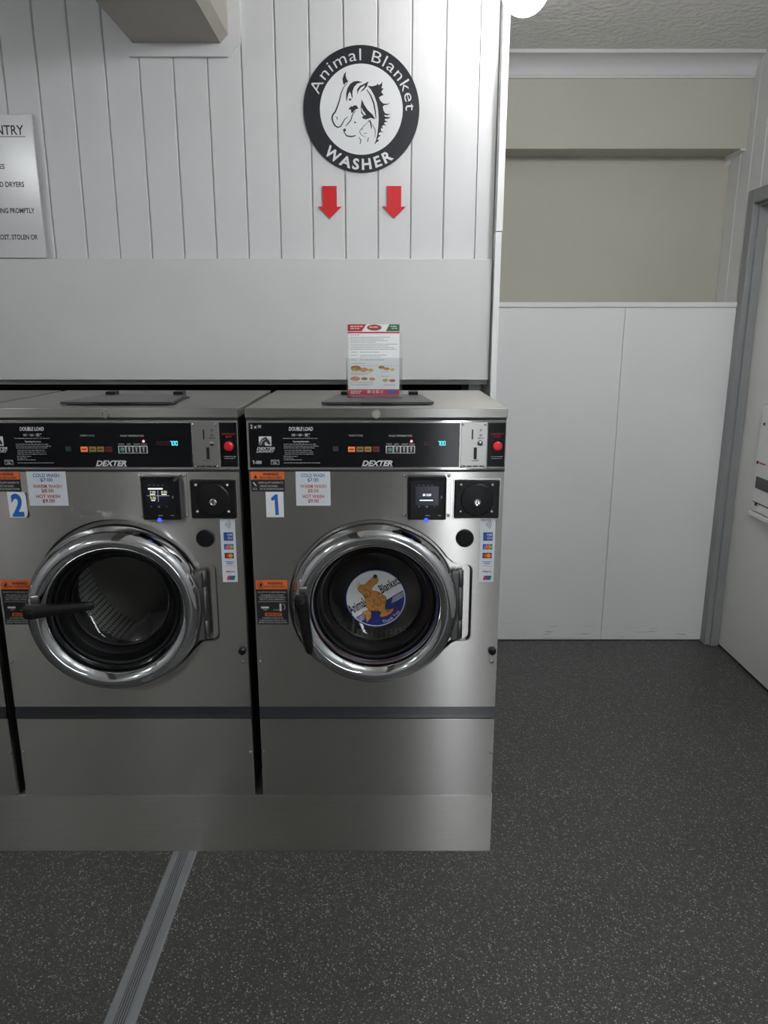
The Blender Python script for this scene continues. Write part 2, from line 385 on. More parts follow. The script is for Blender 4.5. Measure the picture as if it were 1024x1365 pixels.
# far wall of the alcove, bulkhead, cornice
MB().box(.30, XR + .15, YF, YF + .1, 0, H).build('wall_far', 'beige', label='beige painted far wall of the alcove', kind='structure')
MB().box(.3755, XR, 3.475, YF, 2.243, H).build('trim_2', 'beige', label='beige boxed bulkhead under the ceiling', kind='structure')
prof = [(3.475, 2.515), (3.466, 2.515), (3.463, 2.524)]
for i in range(7):
    a = PI / 2 * i / 6; prof.append((3.390 + .070 * math.cos(a) * 1.0, 2.524 + .062 * (1 - math.cos(a)) * 0 + .062 * math.sin(a)))
prof += [(3.388, 2.592), (3.388, 2.5995), (3.475, 2.5995)]
cv = MB().prism(prof, .3756, XR, axis='x'); cv.sm = True
cv.build('trim_3', 'cornice', label='white cornice along the bulkhead', kind='structure')
MB().prism([(YF, 2.205), (YF, 2.243), (3.478, 2.243), (3.475, 2.236), (3.500, 2.236), (3.60, 2.222)], XR - .022, XR, axis='x').build('trim_4', 'trim_white', label='short white moulding under the bulkhead end', kind='structure')

# half-height wall with two white cladding panels
hw = MB().box(.376, XR, 3.392, YF, 0, 1.578).build('wall_half', 'white_panel', label='half-height white clad wall in the alcove', kind='structure')
MB().box(.3765, 1.0648, 3.380, 3.392, .004, 1.5775, .001).build('cladding_panel', 'clad', hw)
MB().box(1.0664, XR - .001, 3.380, 3.392, .004, 1.5775, .001).build('cladding_panel', 'clad', hw)
MB().box(.376, XR, 3.374, YF, 1.579, 1.601, .002).build('cap_board', 'trim_white', hw)
MB().box(.3765, XR - .02, 3.3795, 3.392, .0005, .0038).build('base_joint', 'print_black', hw)

# right wall with vertical boards round a door
DY0, DY1, DZ = 2.44, 3.38, 2.055
wr = MB().box(XR + .02, XR + .12, DY1, YF, 0, H).box(XR + .02, XR + .12, DY0, DY1, DZ, H).box(XR + .02, XR + .12, YR, DY0, 0, H).build('wall_right', 'white_board', label='white boarded right wall round the door', kind='structure')
y = YF - .002
while y > 1.6:
    a, b = y - .107, y
    z0 = DZ if (b > DY0 and a < DY1 - .03) else 0.0
    bb = MB()
    bb.prism([(XR + .02, a + .0008), (XR + .004, a + .0008), (XR, a + .004), (XR, b - .004), (XR + .004, b - .0008), (XR + .02, b - .0008)], max(z0, 0.0), H - .001, axis='z')
    if z0 == 0 and a < DY1 < b: pass
    bb.build('board', 'white_board', wr)
    y -= .107
MB().box(XR, XR + .02, YR, y, 0, H).build('plain_lining', 'rear_grey', wr)
MB().box(XR + .125, XR + .14, DY0 - .05, DY1 + .02, 0, DZ + .05).build('door_light_block', 'void', label='dark slab added behind the door to block light', kind='structure')  # unseen backing slab, added to stop outside light leaking under the door
# door with grey steel frame
fr = MB()
fr.box(XR - .012, XR + .12, 3.325, 3.379, 0, DZ, .002).box(XR - .012, XR + .12, DY0, DY0 + .055, 0, DZ, .002).box(XR - .012, XR + .12, DY0 + .055, 3.325, 2.0, DZ, .002)
fr.box(XR + .012, XR + .048, 3.312, 3.325, 0, 2.0).box(XR + .012, XR + .048, DY0 + .055, DY0 + .068, 0, 2.0).box(XR + .012, XR + .048, DY0 + .068, 3.312, 1.988, 2.0)
dr = MB().box(XR + .050, XR + .088, DY0 + .058, 3.322, .012, 1.996, .001).build('door_1', 'door_white', label='plain white door in a grey frame', kind='structure')
fr.build('door_frame', 'door_grey', dr, label='grey steel door frame')
MB().lathe([(0, -.014), (.009, -.012), (.012, -.004), (.012, 0)], 0, 0, 12).build('handle_knob', 'steel_plain', dr, loc=(XR + .049, 2.58, 1.0)).rotation_euler = (0, 0, -PI / 2)
# the rest of the room: left wall, rear wall with a glazed shop door
MB().box(XL - .1, XL, YR, 3.03, 0, H).build('wall_left', 'rear_grey', label='pale left wall of the laundry', kind='structure')
GX0, GX1, GZ = .47, .68, 2.25  # opening narrowed so its daylight makes a thin streak on the steel
MB().box(XL, GX0, YR - .1, YR, 0, H).box(GX1, XR + .12, YR - .1, YR, 0, H).box(GX0, GX1, YR - .1, YR, GZ, H).build('wall_rear', 'rear_grey', label='pale rear wall round the glazed shop door', kind='structure')
gd = MB().box(GX0, GX0 + .03, YR - .08, YR - .02, 0, GZ).box(GX1 - .03, GX1, YR - .08, YR - .02, 0, GZ).box(GX0 + .03, GX1 - .03, YR - .08, YR - .02, GZ - .04, GZ).box(GX0 + .03, GX1 - .03, YR - .08, YR - .02, 0, .05).build('door_2', 'alum', label='narrow glazed shop door', kind='structure')
MB().box(GX0 + .03, GX1 - .03, YR - .052, YR - .046, .05, GZ - .04).build('pane', 'acrylic', gd)

# ceiling beam running into the boarded wall, with its white collar
BX0, BX1, BZ = -.768, -.476, 2.333
cb = MB().prism([(BX0, BZ), (BX1 - .024, BZ), (BX1, BZ + .023), (BX1, H - .0005), (BX0, H - .0005)], YR + .001, YB - .0155).build('trim_5', 'beam', label='beige ceiling beam running into the boarded wall', kind='structure')
MB().prism([(-.819, H - .001), (-.819, 2.346), (-.783, 2.297), (-.481, 2.297), (-.440, 2.334), (-.432, H - .001)], YB - .015, YB).build('trim_6', 'white_board', label='white chamfered collar round the beam end', kind='structure')

# floor cover strip
st = MB().prism([(-.617, .0003), (-.6125, .0030), (-.596, .0034), (-.596, .0004)], YR + .2, 1.862).prism([(-.567, .0004), (-.567, .0034), (-.5505, .0030), (-.546, .0003)], YR + .2, 1.862).build('trim_7', 'strip', label='grey ribbed cover strip across the floor', kind='structure')
ins = MB().box(-.596, -.567, YR + .2, 1.862, .0003, .0014)
ins.build('insert', 'strip_insert', st)
for i in range(5):
    xx = -.5950 + i * .0058; MB().box(xx + .0010, xx + .0040, YR + .2, 1.862, .0014, .0032).build('rib', 'strip', st)

# ================================================================== WASHING MACHINES
FY, FZ = 1.86, .188     # front plane and top of the plinth
CX, CZ = .325, .585     # door centre inside a machine
HX = .551               # hinge axis
MB().box(-1.72, .3105, FY + .003, 2.40, 0, FZ - .001, .0015).build('steel_plinth', 'steel_plinth', label='long brushed steel plinth under the washers', cat='plinth')

def recess_outline(n=72, r=.230):
    pts = []
    a_hi = math.asin((.712 - CZ) / r); a_lo = math.asin((.452 - CZ) / r)
    # circle from the upper right corner counter-clockwise round to the lower right corner
    a0, a1 = a_hi, 2 * PI + a_lo
    for i in range(n + 1):
        a = a0 + (a1 - a0) * i / n; pts.append((CX + r * math.cos(a), CZ + r * math.sin(a)))
    # tab for the hinge, with rounded corners
    pts += [(.532, .470), (.542, .4755)]
    for i in range(5):
        a = -PI / 2 + PI / 2 * i / 4; pts.append((.567 + .016 * math.cos(a), .4925 + .016 * math.sin(a)))
    for i in range(5):
        a = PI / 2 * i / 4; pts.append((.567 + .016 * math.cos(a), .676 + .016 * math.sin(a)))
    pts += [(.545, .693), (.533, .698)]
    return pts

def front_panel_mb():
    """steel front with a pressed opening (circle and hinge tab)"""
    m = MB(); out = recess_outline(); n = len(out)
    x0, x1, z0, z1 = .0035, .6565, .2795, .9405
    rect = [(x0, z0), (x1, z0), (x1, z1), (x0, z1)]
    tr = tessellate_polygon([[Vector((a, b, 0)) for a, b in rect], [Vector((a, b, 0)) for a, b in out]])
    pts = rect + out
    m.add([(a, 0, b) for a, b in pts], [tuple(t) for t in tr])
    # rolled lip into the recess
    cx = sum(a for a, b in out) / n; cz = sum(b for a, b in out) / n
    def shrink(k): return [(a + (cx - a) * k, b + (cz - b) * k) for a, b in out]
    l1, l2 = shrink(.006), shrink(.022)
    o = [(a, 0, b) for a, b in out] + [(a, .006, b) for a, b in l1] + [(a, .012, b) for a, b in l2]
    f = []
    for i in range(n):
        j = (i + 1) % n
        f += [(i, j, j + n, i + n), (i + n, j + n, j + 2 * n, i + 2 * n)]
    m.add(o, f)
    # back plate of the recess with the tub opening
    hole = []
    for a, b in l2:
        t = math.atan2(b - CZ, a - CX); hole.append((CX + .185 * math.cos(t), CZ + .185 * math.sin(t)))
    m.add([(a, .012, b) for a, b in l2 + hole], [(i, (i + 1) % n, (i + 1) % n + n, i + n) for i in range(n)])
    # folded rim
    for a, b in zip(rect, rect[1:] + rect[:1]):
        m.add([(a[0], 0, a[1]), (b[0], 0, b[1]), (b[0], .015, b[1]), (a[0], .015, a[1])], [(0, 1, 2, 3)])
    return m

def seam_mb():
    out = recess_outline(); n = len(out); cx = sum(a for a, b in out) / n; cz = sum(b for a, b in out) / n
    ou = [(a - (cx - a) * .006, -.0004, b - (cz - b) * .006) for a, b in out]
    iu = [(a + (cx - a) * .006, .003, b + (cz - b) * .006) for a, b in out]
    return MB().add(ou + iu, [(i, (i + 1) % n, (i + 1) % n + n, i + n) for i in range(n)])

def screw(parent, x, z, y=0, r=.0052, name='screw'):
    MB().lathe([(0, y - .0016), (r * .30, y - .0014), (r * .38, y - .0030), (r * .8, y - .0024), (r, y - .0004), (r, y + .001)], x, z, 14).build(name, 'screw', parent)

SEG = {'0': 'abcdef', '7': 'abc', '8': 'abcdefg'}
def seg_digit(m, ch, x, z, w, h, y):
    t = w * .24
    R = {'a': (x + t, x + w - t, z + h - t, z + h), 'g': (x + t, x + w - t, z + h / 2 - t / 2, z + h / 2 + t / 2), 'd': (x + t, x + w - t, z, z + t),
         'f': (x, x + t, z + h / 2, z + h), 'b': (x + w - t, x + w, z + h / 2, z + h), 'e': (x, x + t, z, z + h / 2), 'c': (x + w - t, x + w, z, z + h / 2)}
    for s in SEG[ch]: m.rect(*R[s], y)

def make_door(parent, angle, lever_deg):
    d = MB(); cx = CX - HX
    prof = [(.2195, .010), (.2215, -.004)]
    for i in range(0, 17):
        a = PI * i / 16; prof.append((.1905 + .031 * math.cos(a), -.004 - .048 * math.sin(a)))
    prof += [(.1590, .004), (.1600, .016)]
    d.lathe(prof, cx, CZ, 96)
    do = d.build('door', 'chrome', parent, label='round chrome door ring', loc=(HX, 0, 0))
    do.rotation_euler = (0, 0, math.radians(angle))
    MB().lathe([(.1598, .0), (.1560, -.004), (.1510, -.002), (.1470, .012), (.1400, .020), (.1330, .034), (.1300, .048), (.1560, .050), (.1598, .020)], cx, CZ, 72).build('gasket', 'black_soft', do, label='black rubber gasket')
    MB().lathe([(.1505, -.001), (.1420, .012), (.1340, .040), (.1270, .058), (.1150, .066), (.06, .0685), (.0001, .069)], cx, CZ, 72).build('glass', 'glass', do, label='bowl-shaped door glass')
    # retaining rings seen through the glass
    MB().lathe([(.1285, .050), (.1265, .047), (.1235, .049), (.1240, .054)], cx, CZ, 72).build('glass_rim', 'black', do)
    # lever handle on a short spindle
    hx, hz = cx - .187, CZ + .030
    h = MB(); h.lathe([(.0001, -.094), (.010, -.092), (.0125, -.086), (.0125, -.046)], 0, 0, 20)
    stn = [(.020, .0135, .0095), (.012, .0175, .012), (0, .0185, .013), (-.020, .0170, .012), (-.055, .0140, .0100), (-.095, .0130, .009), (-.125, .0125, .0085), (-.140, .0095, .007), (-.146, .004, .004)]
    vs = []; fs = []; n = 12
    for t, wx, wy in stn:
        for i in range(n):
            a = 2 * PI * i / n; sq = lambda c: math.copysign(abs(c) ** .6, c)
            vs.append((sq(math.cos(a)) * wx, -.078 + sq(math.sin(a)) * wy + (abs(t) * .05 if t < 0 else 0), t))
    for q in range(len(stn) - 1):
        for i in range(n): fs.append((q * n + i, q * n + (i + 1) % n, (q + 1) * n + (i + 1) % n, (q + 1) * n + i))
    fs += [tuple(range(n)), tuple(range((len(stn) - 1) * n, len(stn) * n))]
    h.add(vs, fs); h.sm = True
    ho = h.build('handle', 'black', do, label='black lever handle', loc=(hx, 0, hz)); ho.rotation_euler = (0, math.radians(lever_deg), 0)
    b = MB().box(hx - .010, hx + .012, -.056, -.030, hz - .004, hz + .034, .004); b.build('handle_bracket', 'steel_plain', do)
    # hinge leaf on the ring
    MB().box(-.024, -.004, -.020, -.006, CZ - .100, CZ + .094, .004).build('hinge_leaf', 'hinge', do)
    return do

def card_marks(p, x, z):
    """strip of payment marks"""
    s = MB().box(x, x + .039, -.0012, -.0002, z - .172, z).build('payment_sticker', 'sticker_white', p, label='narrow white strip of payment marks')
    c = x + .0205; y = -.0016
    a = MB()
    for i in range(4): a.annulus(c - .010, z - .014, .004 + i * .0042, .0052 + i * .0042, y, 8, -.75, .75)
    a.build('contactless_mark', 'print_black', s)
    MB().rect(c - .0125, c + .0125, z - .058, z - .035, y).build('mark_tile', 'card_navy', s)
    MS().text('AM', c - .004, z - .0445, .006, y - .0003, width=.014, bold=.01).text('EX', c - .001, z - .0535, .006, y - .0003, width=.0125, bold=.01).build('lettering', 'print_white', s)
    for i, k in enumerate(('card_navy', 'card_red', 'card_green')): MB().rect(c - .0125 + i * .0086, c - .0048 + i * .0086, z - .082, z - .067, y).build('mark_tile', k, s)
    j = MS()
    for i, ch in enumerate('JCB'): j.text(ch, c - .0086 + i * .0086, z - .0775, .006, y - .0003, 'c', bold=.02)
    j.build('lettering', 'print_white', s)
    MB().rect(c - .0125, c + .0115, z - .106, z - .091, y).build('mark_tile', 'print_black', s)
    MB().disc(c - .0045, z - .0985, .0058, y - .0003).build('mark_disc', 'card_red', s)
    MB().disc(c + .0035, z - .0985, .0058, y - .0005).build('mark_disc', 'card_yellow', s)
    MS().rect(c - .0125, c + .0115, z - .1160, z - .1146, y).text('VISA', c - .0005, z - .1225, .005, y, 'c', shear=.2, bold=.02, width=.017).build('lettering', 'card_navy', s)
    MB().rect(c - .0125, c + .0115, z - .1275, z - .1262, y).build('mark_line', 'card_yellow', s)
    MS().text('eftpos', c, z - .1445, .0050, y, 'c', bold=.02, width=.024).build('lettering', 'text_red', s)
    u = [(-.010, -.166), (.008, -.166), (.0125, -.154), (-.0055, -.154)]
    for i, k in enumerate(('card_red', 'card_navy', 'leaf_green')):
        t0, t1 = i / 3, (i + 1) / 3; lo = lambda t: -.010 + .020 * t; hi = lambda t: -.0065 + .020 * t
        MB().poly([(c + lo(t0), z - .166), (c + lo(t1), z - .166), (c + hi(t1), z - .154), (c + hi(t0), z - .154)], y).build('mark_tile', k, s)

def make_washer(number, x0, label, door_angle, lever):
    t = thing('washing_machine', label, 'washer', (x0, FY, FZ), group='row of coin-operated washers')
    # --- casing
    b = MB(); W = .66
    b.box(.003, .006, .012, .53, .0, 1.08).box(W - .006, W - .003, .012, .53, 0, 1.08).box(.006, W - .006, .525, .53, 0, 1.08).box(.006, W - .006, .012, .525, 0, .004)
    b.build('casing', 'case', t, label='dark casing sides')
    front_panel_mb().build('front_panel', 'steel', t, label='brushed steel front panel')
    seam_mb().build('door_seam', 'black_soft', t)
    # --- lid: folded steel top
    MB().box(0, W, -.004, .560, 1.0785, 1.1035, .002).build('lid', 'steel_top', t, label='brushed steel top')
    MB().box(.002, W - .002, .002, .54, 1.070, 1.0785).build('lid_shadow_gap', 'case', t)
    MB().lathe([(0, -.009), (.0035, -.009), (.0035, -.0065), (.0065, -.0065), (.0075, -.010), (.0100, -.010), (.0112, -.006), (.0112, -.003)], .329, 1.0885, 20).build('lid_lock', 'steel_plain', t, label='round key lock in the lid edge')
    # --- detergent hopper on top
    hp = MB().prism([(.190, .062), (.475, .062), (.478, .068), (.455, .300), (.215, .300), (.187, .068)], 1.1065, 1.1125, axis='z').build('hopper_lid', 'hopper', t, label='dark plastic detergent hopper lid')
    MB().box(.225, .252, .285, .325, 1.1035, 1.1215, .002).build('hinge_block', 'black', hp); MB().box(.420, .447, .285, .325, 1.1035, 1.1215, .002).build('hinge_block', 'black', hp)
    MB().box(.290, .370, .055, .064, 1.1050, 1.1120, .001).build('finger_tab', 'black', hp)
    MB().box(.200, .465, .075, .295, 1.1030, 1.1066).build('hopper_rim', 'black', hp)
    # --- control panel
    bz = MB().box(.002, W - .002, -.0005, .010, .9465, 1.0725, .001).build('control_bezel', 'steel', t, label='steel frame of the control panel')
    MB().box(.004, W - .004, -.002, -.0004, .9475, .9515).build('bezel_edge', 'chrome', bz); MB().box(.004, W - .004, -.002, -.0004, 1.0680, 1.0720).build('bezel_edge', 'chrome', bz)
    MB().box(.002, W - .002, .003, .012, .9405, .9465).build('bezel_gap', 'case', bz)
    cp = MB().box(.0075, .5405, -.0022, -.0005, .9530, 1.0660).build('control_panel', 'black_gloss', t, label='black control panel with print and keys')
    y = -.0026
    a = MS()
    a.text('2 x', .0120, 1.0525, .0090, y, bold=.02, width=.0165)
    a.text('DEXTER', .0262, .9985, .0062, y, shear=.3, bold=.03, width=.046).text('LAUNDRY', .0250, .9912, .0056, y, shear=.3, bold=.03, width=.046)
    a.text('T-300', .0140, .9620, .0078, y, bold=.03, width=.0235)
    for q in ((.0610, .0822, .9604, .9612), (.0610, .0822, .9714, .9722), (.0610, .0618, .9604, .9722), (.0814, .0822, .9604, .9722)): a.rect(*q, y)
    a.text('MADE IN', .0716, .9672, .0032, y, 'c').text('USA', .0716, .9622, .0038, y, 'c', bold=.02)
    a.text('DOUBLE LOAD', .1395, 1.0468, .0090, y, 'c', bold=.03, width=.061, shear=.12)
    a.text('Operating Instructions', .1391, 1.0172, .0042, y, 'c', width=.041, bold=.01)
    a.text('WASH CYCLE', .2775, 1.0322, .0042, y, 'c', width=.036).text('WASH TEMPERATURE', .3905, 1.0315, .0045, y, 'c', width=.060)
    for ch, q in (('START', .3620), ('HOT', .3810), ('WARM', .4010), ('COLD', .4195)): a.text(ch, q, 1.0108, .0036, y, 'c')
    a.text('DEXTER', .3317, .9570, .0130, y, 'c', shear=.32, bold=.035, width=.078)
    a.text('COMMERCIAL WASHER', .3317, .9536, .0026, y, 'c', width=.080, space=1.2)
    a.build('lettering', 'print_white', cp, label='white print')
    g = MB()
    for k, (q0, q1, z) in enumerate(((.093, .1837, 1.0262), (.0948, .180, 1.0113), (.0948, .1835, 1.0065), (.0948, .176, 1.0018), (.0967, .167, .9960), (.0967, .1690, .9912), (.0967, .1700, .9860), (.0940, .1300, .9805), (.0940, .1180, .9760), (.0940, .1400, .9715), (.0943, .1860, .9635))):
        g.bars(q0, q1, z, .0019, y, k)
    for q in (.1165, .1330): g.rect(q, q + .0085, 1.0330, 1.0385, y); g.rect(q - .0008, q + .0093, 1.0372, 1.0388, y)
    g.rect(.1272, .1304, 1.0352, 1.0360, y).rect(.1284, .1292, 1.0340, 1.0372, y).rect(.1436, .1468, 1.0362, 1.0368, y).rect(.1436, .1468, 1.0345, 1.0351, y)
    g.rect(.1490, .1625, 1.0312, 1.0318, y).rect(.1490, .1570, 1.0330, 1.0395, y).rect(.1585, .1625, 1.0370, 1.0395, y)
    g.rect(.0315, .0395, 1.0535, 1.0600, y).rect(.0305, .0405, 1.0590, 1.0608, y)
    g.build('small_print', 'print_grey', cp, kind='stuff')
    MB().rect(.0325, .0640, 1.0085, 1.0322, y).build('logo_tile', 'print_white', cp)
    hs = [(.0325, 1.0085), (.0345, 1.0170), (.0400, 1.0255), (.0470, 1.0295), (.0515, 1.0312), (.0530, 1.0280), (.0580, 1.0225), (.0615, 1.0145), (.0600, 1.0105), (.0560, 1.0120), (.0530, 1.0165), (.0490, 1.0185), (.0470, 1.0150), (.0480, 1.0085)]
    MB().poly(hs, y - .0003).build('logo_horse', 'print_black', cp)
    MB().stroke([(.0365, 1.0085), (.0385, 1.0165), (.0430, 1.0220), (.0490, 1.0250)], .0016, y - .0006).build('logo_rein', 'print_white', cp)
    MB().box(.2194, .2332, -.0034, -.0022, .9944, 1.0068, .0005).build('key', 'btn_green', cp)
    for q, k in ((.2578, 'btn_orange'), (.2792, 'btn_amber'), (.2993, 'btn_amber'), (.3200, 'btn_red')):
        MB().box(q, q + .0178, -.0034, -.0022, .9927, 1.0062, .0005).build('key', k, cp)
        MB().rect(q + .003, q + .0148, .9980, 1.0010, -.0037).build('key_print', 'print_black', cp)
    MB().box(.3533, .4277, -.0040, -.0022, .9889, 1.0085, .0008).build('selector_frame', 'print_white', cp)
    for i in range(4): MB().box(.3562 + i * .0181, .3710 + i * .0181, -.0046, -.0040, .9908, 1.0066).build('selector_switch', 'print_black', cp)
    MB().lathe([(0, -.0062), (.004, -.0058), (.0055, -.0046)], .3636, .9987, 14).build('start_key', mat_green, cp)
    for i in range(1, 4): MB().rect(.3622 + i * .0181, .3650 + i * .0181, .9935, 1.0040, -.0048).rect(.3610 + i * .0181, .3662 + i * .0181, 1.0020, 1.0045, -.0048).build('switch_mark', 'print_white', cp)
    MB().lathe([(0, -.0060), (.0022, -.0054), (.0032, -.0022)], .4185, 1.0198, 12).build('indicator_lamp', 'led_red', cp)
    d0 = MB(); d1 = MB()
    for i in range(4): seg_digit(d0, '8', .4510 + i * .0085, 1.0094, .0068, .0110, y)
    for i, ch in enumerate('700'): seg_digit(d1, ch, .4850 + i * .0070, 1.0092, .0056, .0112, y)
    d1.rect(.4909, .4917, 1.0092, 1.0102, y)
    d0.build('unlit_digits', 'dim_digit', cp); d1.build('lit_digits', 'cyan', cp, label='cyan price digits')
    # --- coin slot plate
    co = MB().box(.5425, .6085, -.0042, -.0005, .9500, 1.0680, .0006).build('coin_plate', 'steel_plain', t, label='steel coin slot plate')
    MB().box(.5703, .5740, -.0048, -.0041, 1.0250, 1.0500).build('coin_slot', 'print_black', co); MB().box(.5765, .5845, -.0048, -.0041, .9740, 1.0045).build('coin_slot', 'print_black', co)
    MB().lathe([(.0001, -.012), (.006, -.011), (.0075, -.006), (.0075, -.004)], .5924, 1.0152, 16).build('return_knob', 'chrome', co)
    MB().prism([(.5690, .9735), (.5710, .9705), (.5800, .9690), (.5885, .9705), (.5905, .9735), (.5800, .9715)], -.0080, -.0042).build('slot_lip', 'chrome', co)
    MS().text('$1', .5935, 1.0460, .0052, -.0047, 'c', bold=.02).text('$2', .5935, 1.0330, .0052, -.0047, 'c', bold=.02).bars(.5450, .6040, .9545, .0032, -.0047, 5).bars(.586, .601, 1.0270, .002, -.0047, 6).build('lettering', 'print_black', co)
    for q in ((.5475, 1.0625), (.6035, 1.0625), (.5475, .9555), (.6035, .9555)): screw(co, q[0], q[1], -.0042, .0034)
    # --- emergency stop
    es = MB().box(.6115, .6555, -.0030, -.0005, .9545, 1.0665, .0005).build('stop_plate', 'black_gloss', t, label='black emergency stop plate')
    MB().lathe([(0, -.017), (.0085, -.0165), (.0118, -.0140), (.0125, -.010), (.0118, -.004), (.0118, -.003)], .6352, 1.0081, 24).build('stop_button', 'estop', es, label='red mushroom stop button')
    MS().text('EMERGENCY', .6352, 1.0365, .0044, -.0034, 'c', width=.034).text('STOP', .6352, 1.0295, .0044, -.0034, 'c').build('lettering', 'text_red', es)
    MB().bars(.6200, .6510, .9800, .0018, -.0034, 11).bars(.6220, .6480, .9750, .0018, -.0034, 12).build('small_print', 'print_grey', es, kind='stuff')
    # --- warning label
    wl = MB().box(.0075, .0940, -.0010, -.0002, .8895, .9415).build('warning_label', 'print_black', t, label='orange and black warning label')
    MB().rect(.0075, .0940, .9210, .9415, -.0013).build('orange_band', 'orange', wl)
    MS().poly([(.0145, .9240), (.0250, .9240), (.0198, .9345)], -.0016).text('WARNING', .0590, .9315, .0072, -.0016, 'c', bold=.03, width=.040).text('RISK OF SERIOUS INJURY', .0590, .9235, .0050, -.0016, 'c', width=.056, bold=.02).build('lettering', 'print_black', wl)
    MS().text('NEVER ALLOW CHILDREN TO', .0270, .9105, .0050, -.0014, width=.063).text('OPERATE THE WASHER', .0300, .9015, .0046, -.0014, width=.046).text('PLAY IN OR AROUND MACHINE', .0300, .8940, .0046, -.0014, width=.060).poly([(.0130, .9120), (.0150, .9150), (.0180, .9110), (.0210, .9060), (.0220, .9030), (.0180, .9050)], -.0014).build('lettering', 'print_white', wl)
    MB().bars(.0120, .0225, .8970, .0020, -.0014, 3).bars(.0120, .0225, .8940, .0020, -.0014, 4).build('small_print', 'print_grey', wl, kind='stuff')
    # --- second warning label
    w2 = MB().box(.0085, .0925, -.0010, -.0002, .5240, .6500).build('instruction_label', 'print_black', t, label='tall orange and black door warning label')
    MB().rect(.0085, .0925, .6240, .6500, -.0013).build('orange_band', 'orange', w2)
    MS().poly([(.0170, .6325), (.0195, .6390), (.0240, .6420), (.0260, .6360), (.0230, .6300)], -.0016).annulus(.0210, .6360, .0072, .0085, -.0016, 14).rect(.0140, .0300, .6272, .6282, -.0016).text('WARNING', .0595, .6370, .0072, -.0016, 'c', bold=.03, width=.041).text('RISK OF SERIOUS INJURY', .0595, .6290, .0048, -.0016, 'c', width=.056, bold=.02).build('lettering', 'print_black', w2)
    l = MS()
    for s_, z, wd in (('DO NOT TRY TO OPEN DOOR WHEN', .6135, .074), ('THE WASHER IS STILL TURNING', .6050, .062), ('YOU CAN SEE WATER IN THE WINDOW', .5990, .072), ('OR IT IS STILL SPINNING', .5930, .066), ('IF POWER IS INTERRUPTED', .5400, .056), ('THERE WILL BE A 3 MINUTE DELAY', .5335, .074), ('BEFORE THE DOOR CAN BE OPENED', .5275, .076)):
        l.text(s_, .0505, z, .0040, -.0014, 'c', width=wd)
    l.rect(.0130, .0880, .5885, .5893, -.0014).text('OPEN', .0310, .5642, .0030, -.0014, 'c').text('LOCKED', .0610, .5642, .0030, -.0014, 'c')
    l.rect(.0200, .0410, .5695, .5750, -.0014).rect(.0695, .0750, .5620, .5835, -.0014).annulus(.0740, .5740, .0098, .0112, -.0014, 8, -.9, 1.0)
    l.build('lettering', 'print_white', w2)
    MB().rect(.0300, .0750, .5475, .5570, -.0014).build('orange_tag', 'orange', w2); MB().text('IMPORTANT', .0525, .5492, .0058, -.0017, 'c', bold=.03, width=.038).build('tag_lettering', 'print_black', w2)
    # --- price card
    dx = -.011 if number == 2 else 0; pw = .100 if number == 2 else .0886
    pc = MB().box(.1226 + dx, .1226 + dx + pw, -.0012, -.0002, .8520, .9415).build('price_card', 'sticker_white', t, label='white card of wash prices')
    pm = .1226 + dx + pw / 2
    for i, (k, s1, s2) in enumerate((('text_blue', 'COLD WASH', '$7.00'), ('text_orange', 'WARM WASH', '$8.00'), ('text_red', 'HOT WASH', '$9.00'))):
        z = (.9275, .8990, .8725)[i]
        MS().text(s1, pm, z, .0088, -.0016, 'c', width=(.060, .066, .055)[i] * pw / .0886, bold=.014).text(s2, pm, z - .0118, .0088, -.0016, 'c', width=.028 * pw / .0886, bold=.014).build('lettering', k, pc)
    # --- card reader on its plate
    pl = MB().box(.3960, .5210, -.0025, -.0002, .8210, .9370, .0008).build('reader_plate', 'steel', t, label='steel mounting plate of the card reader')
    for q in ((.4020, .9315), (.5150, .9315), (.4020, .8270), (.5150, .8270)): screw(pl, q[0], q[1], -.0025, .0042)
    rb = MB()
    fa = [(.4195, .8245), (.4985, .8245), (.5010, .8270), (.5010, .9230), (.4960, .9270), (.4220, .9270), (.4170, .9230), (.4170, .8270)]
    fb = [(.4120, .8205), (.5050, .8205), (.5075, .8230), (.5075, .9290), (.5040, .9325), (.4130, .9325), (.4095, .9290), (.4095, .8230)]
    n = len(fa); rb.add([(a_, -.040, b_) for a_, b_ in fa] + [(a_, -.026, b_) for a_, b_ in fb] + [(a_, -.0025, b_) for a_, b_ in fb], [tuple(range(n))] + [(i, (i + 1) % n, (i + 1) % n + n, i + n) for i in range(n)] + [(i + n, (i + 1) % n + n, (i + 1) % n + 2 * n, i + 2 * n) for i in range(n)])
    ro = rb.build('card_reader', 'black', t, label='black card reader with a small screen')
    MB().rect(.4280, .4870, .8620, .9110, -.0403).build('screen', 'scr_blue', ro)
    sc = MB(); yy = -.0407
    if number == 2:
        sc.rect(.4330, .4700, .9035, .9070, yy).rect(.4290, .4860, .8870, .8874, yy).rect(.4570, .4574, .8720, .9020, yy)
        sc.rect(.4370, .4500, .8895, .8915, yy).rect(.4660, .4790, .8895, .8915, yy).rect(.4390, .4490, .8740, .8760, yy)
        MB().text('7.00', .4440, .8935, .0062, yy, 'c', width=.014).text('8.00', .4730, .8935, .0062, yy, 'c', width=.014).text('9.00', .4440, .8780, .0062, yy, 'c', width=.014).build('price_digits', 'scr_yellow', ro)
    else:
        sc.rect(.4470, .4530, .8865, .8920, yy).text('0.00', .4560, .8865, .0058, yy, width=.012, bold=.02).rect(.4390, .4730, .8740, .8768, yy)
    sc.build('screen_print', 'scr_text', ro)
    k = MS()
    k.text('<', .4375, .8560, .0062, yy, 'c').text('>', .4770, .8560, .0062, yy, 'c').rect(.4550, .4600, .8570, .8605, yy).rect(.4540, .4655, .8345, .8368, yy).rect(.4860, .4940, .8345, .8368, yy)
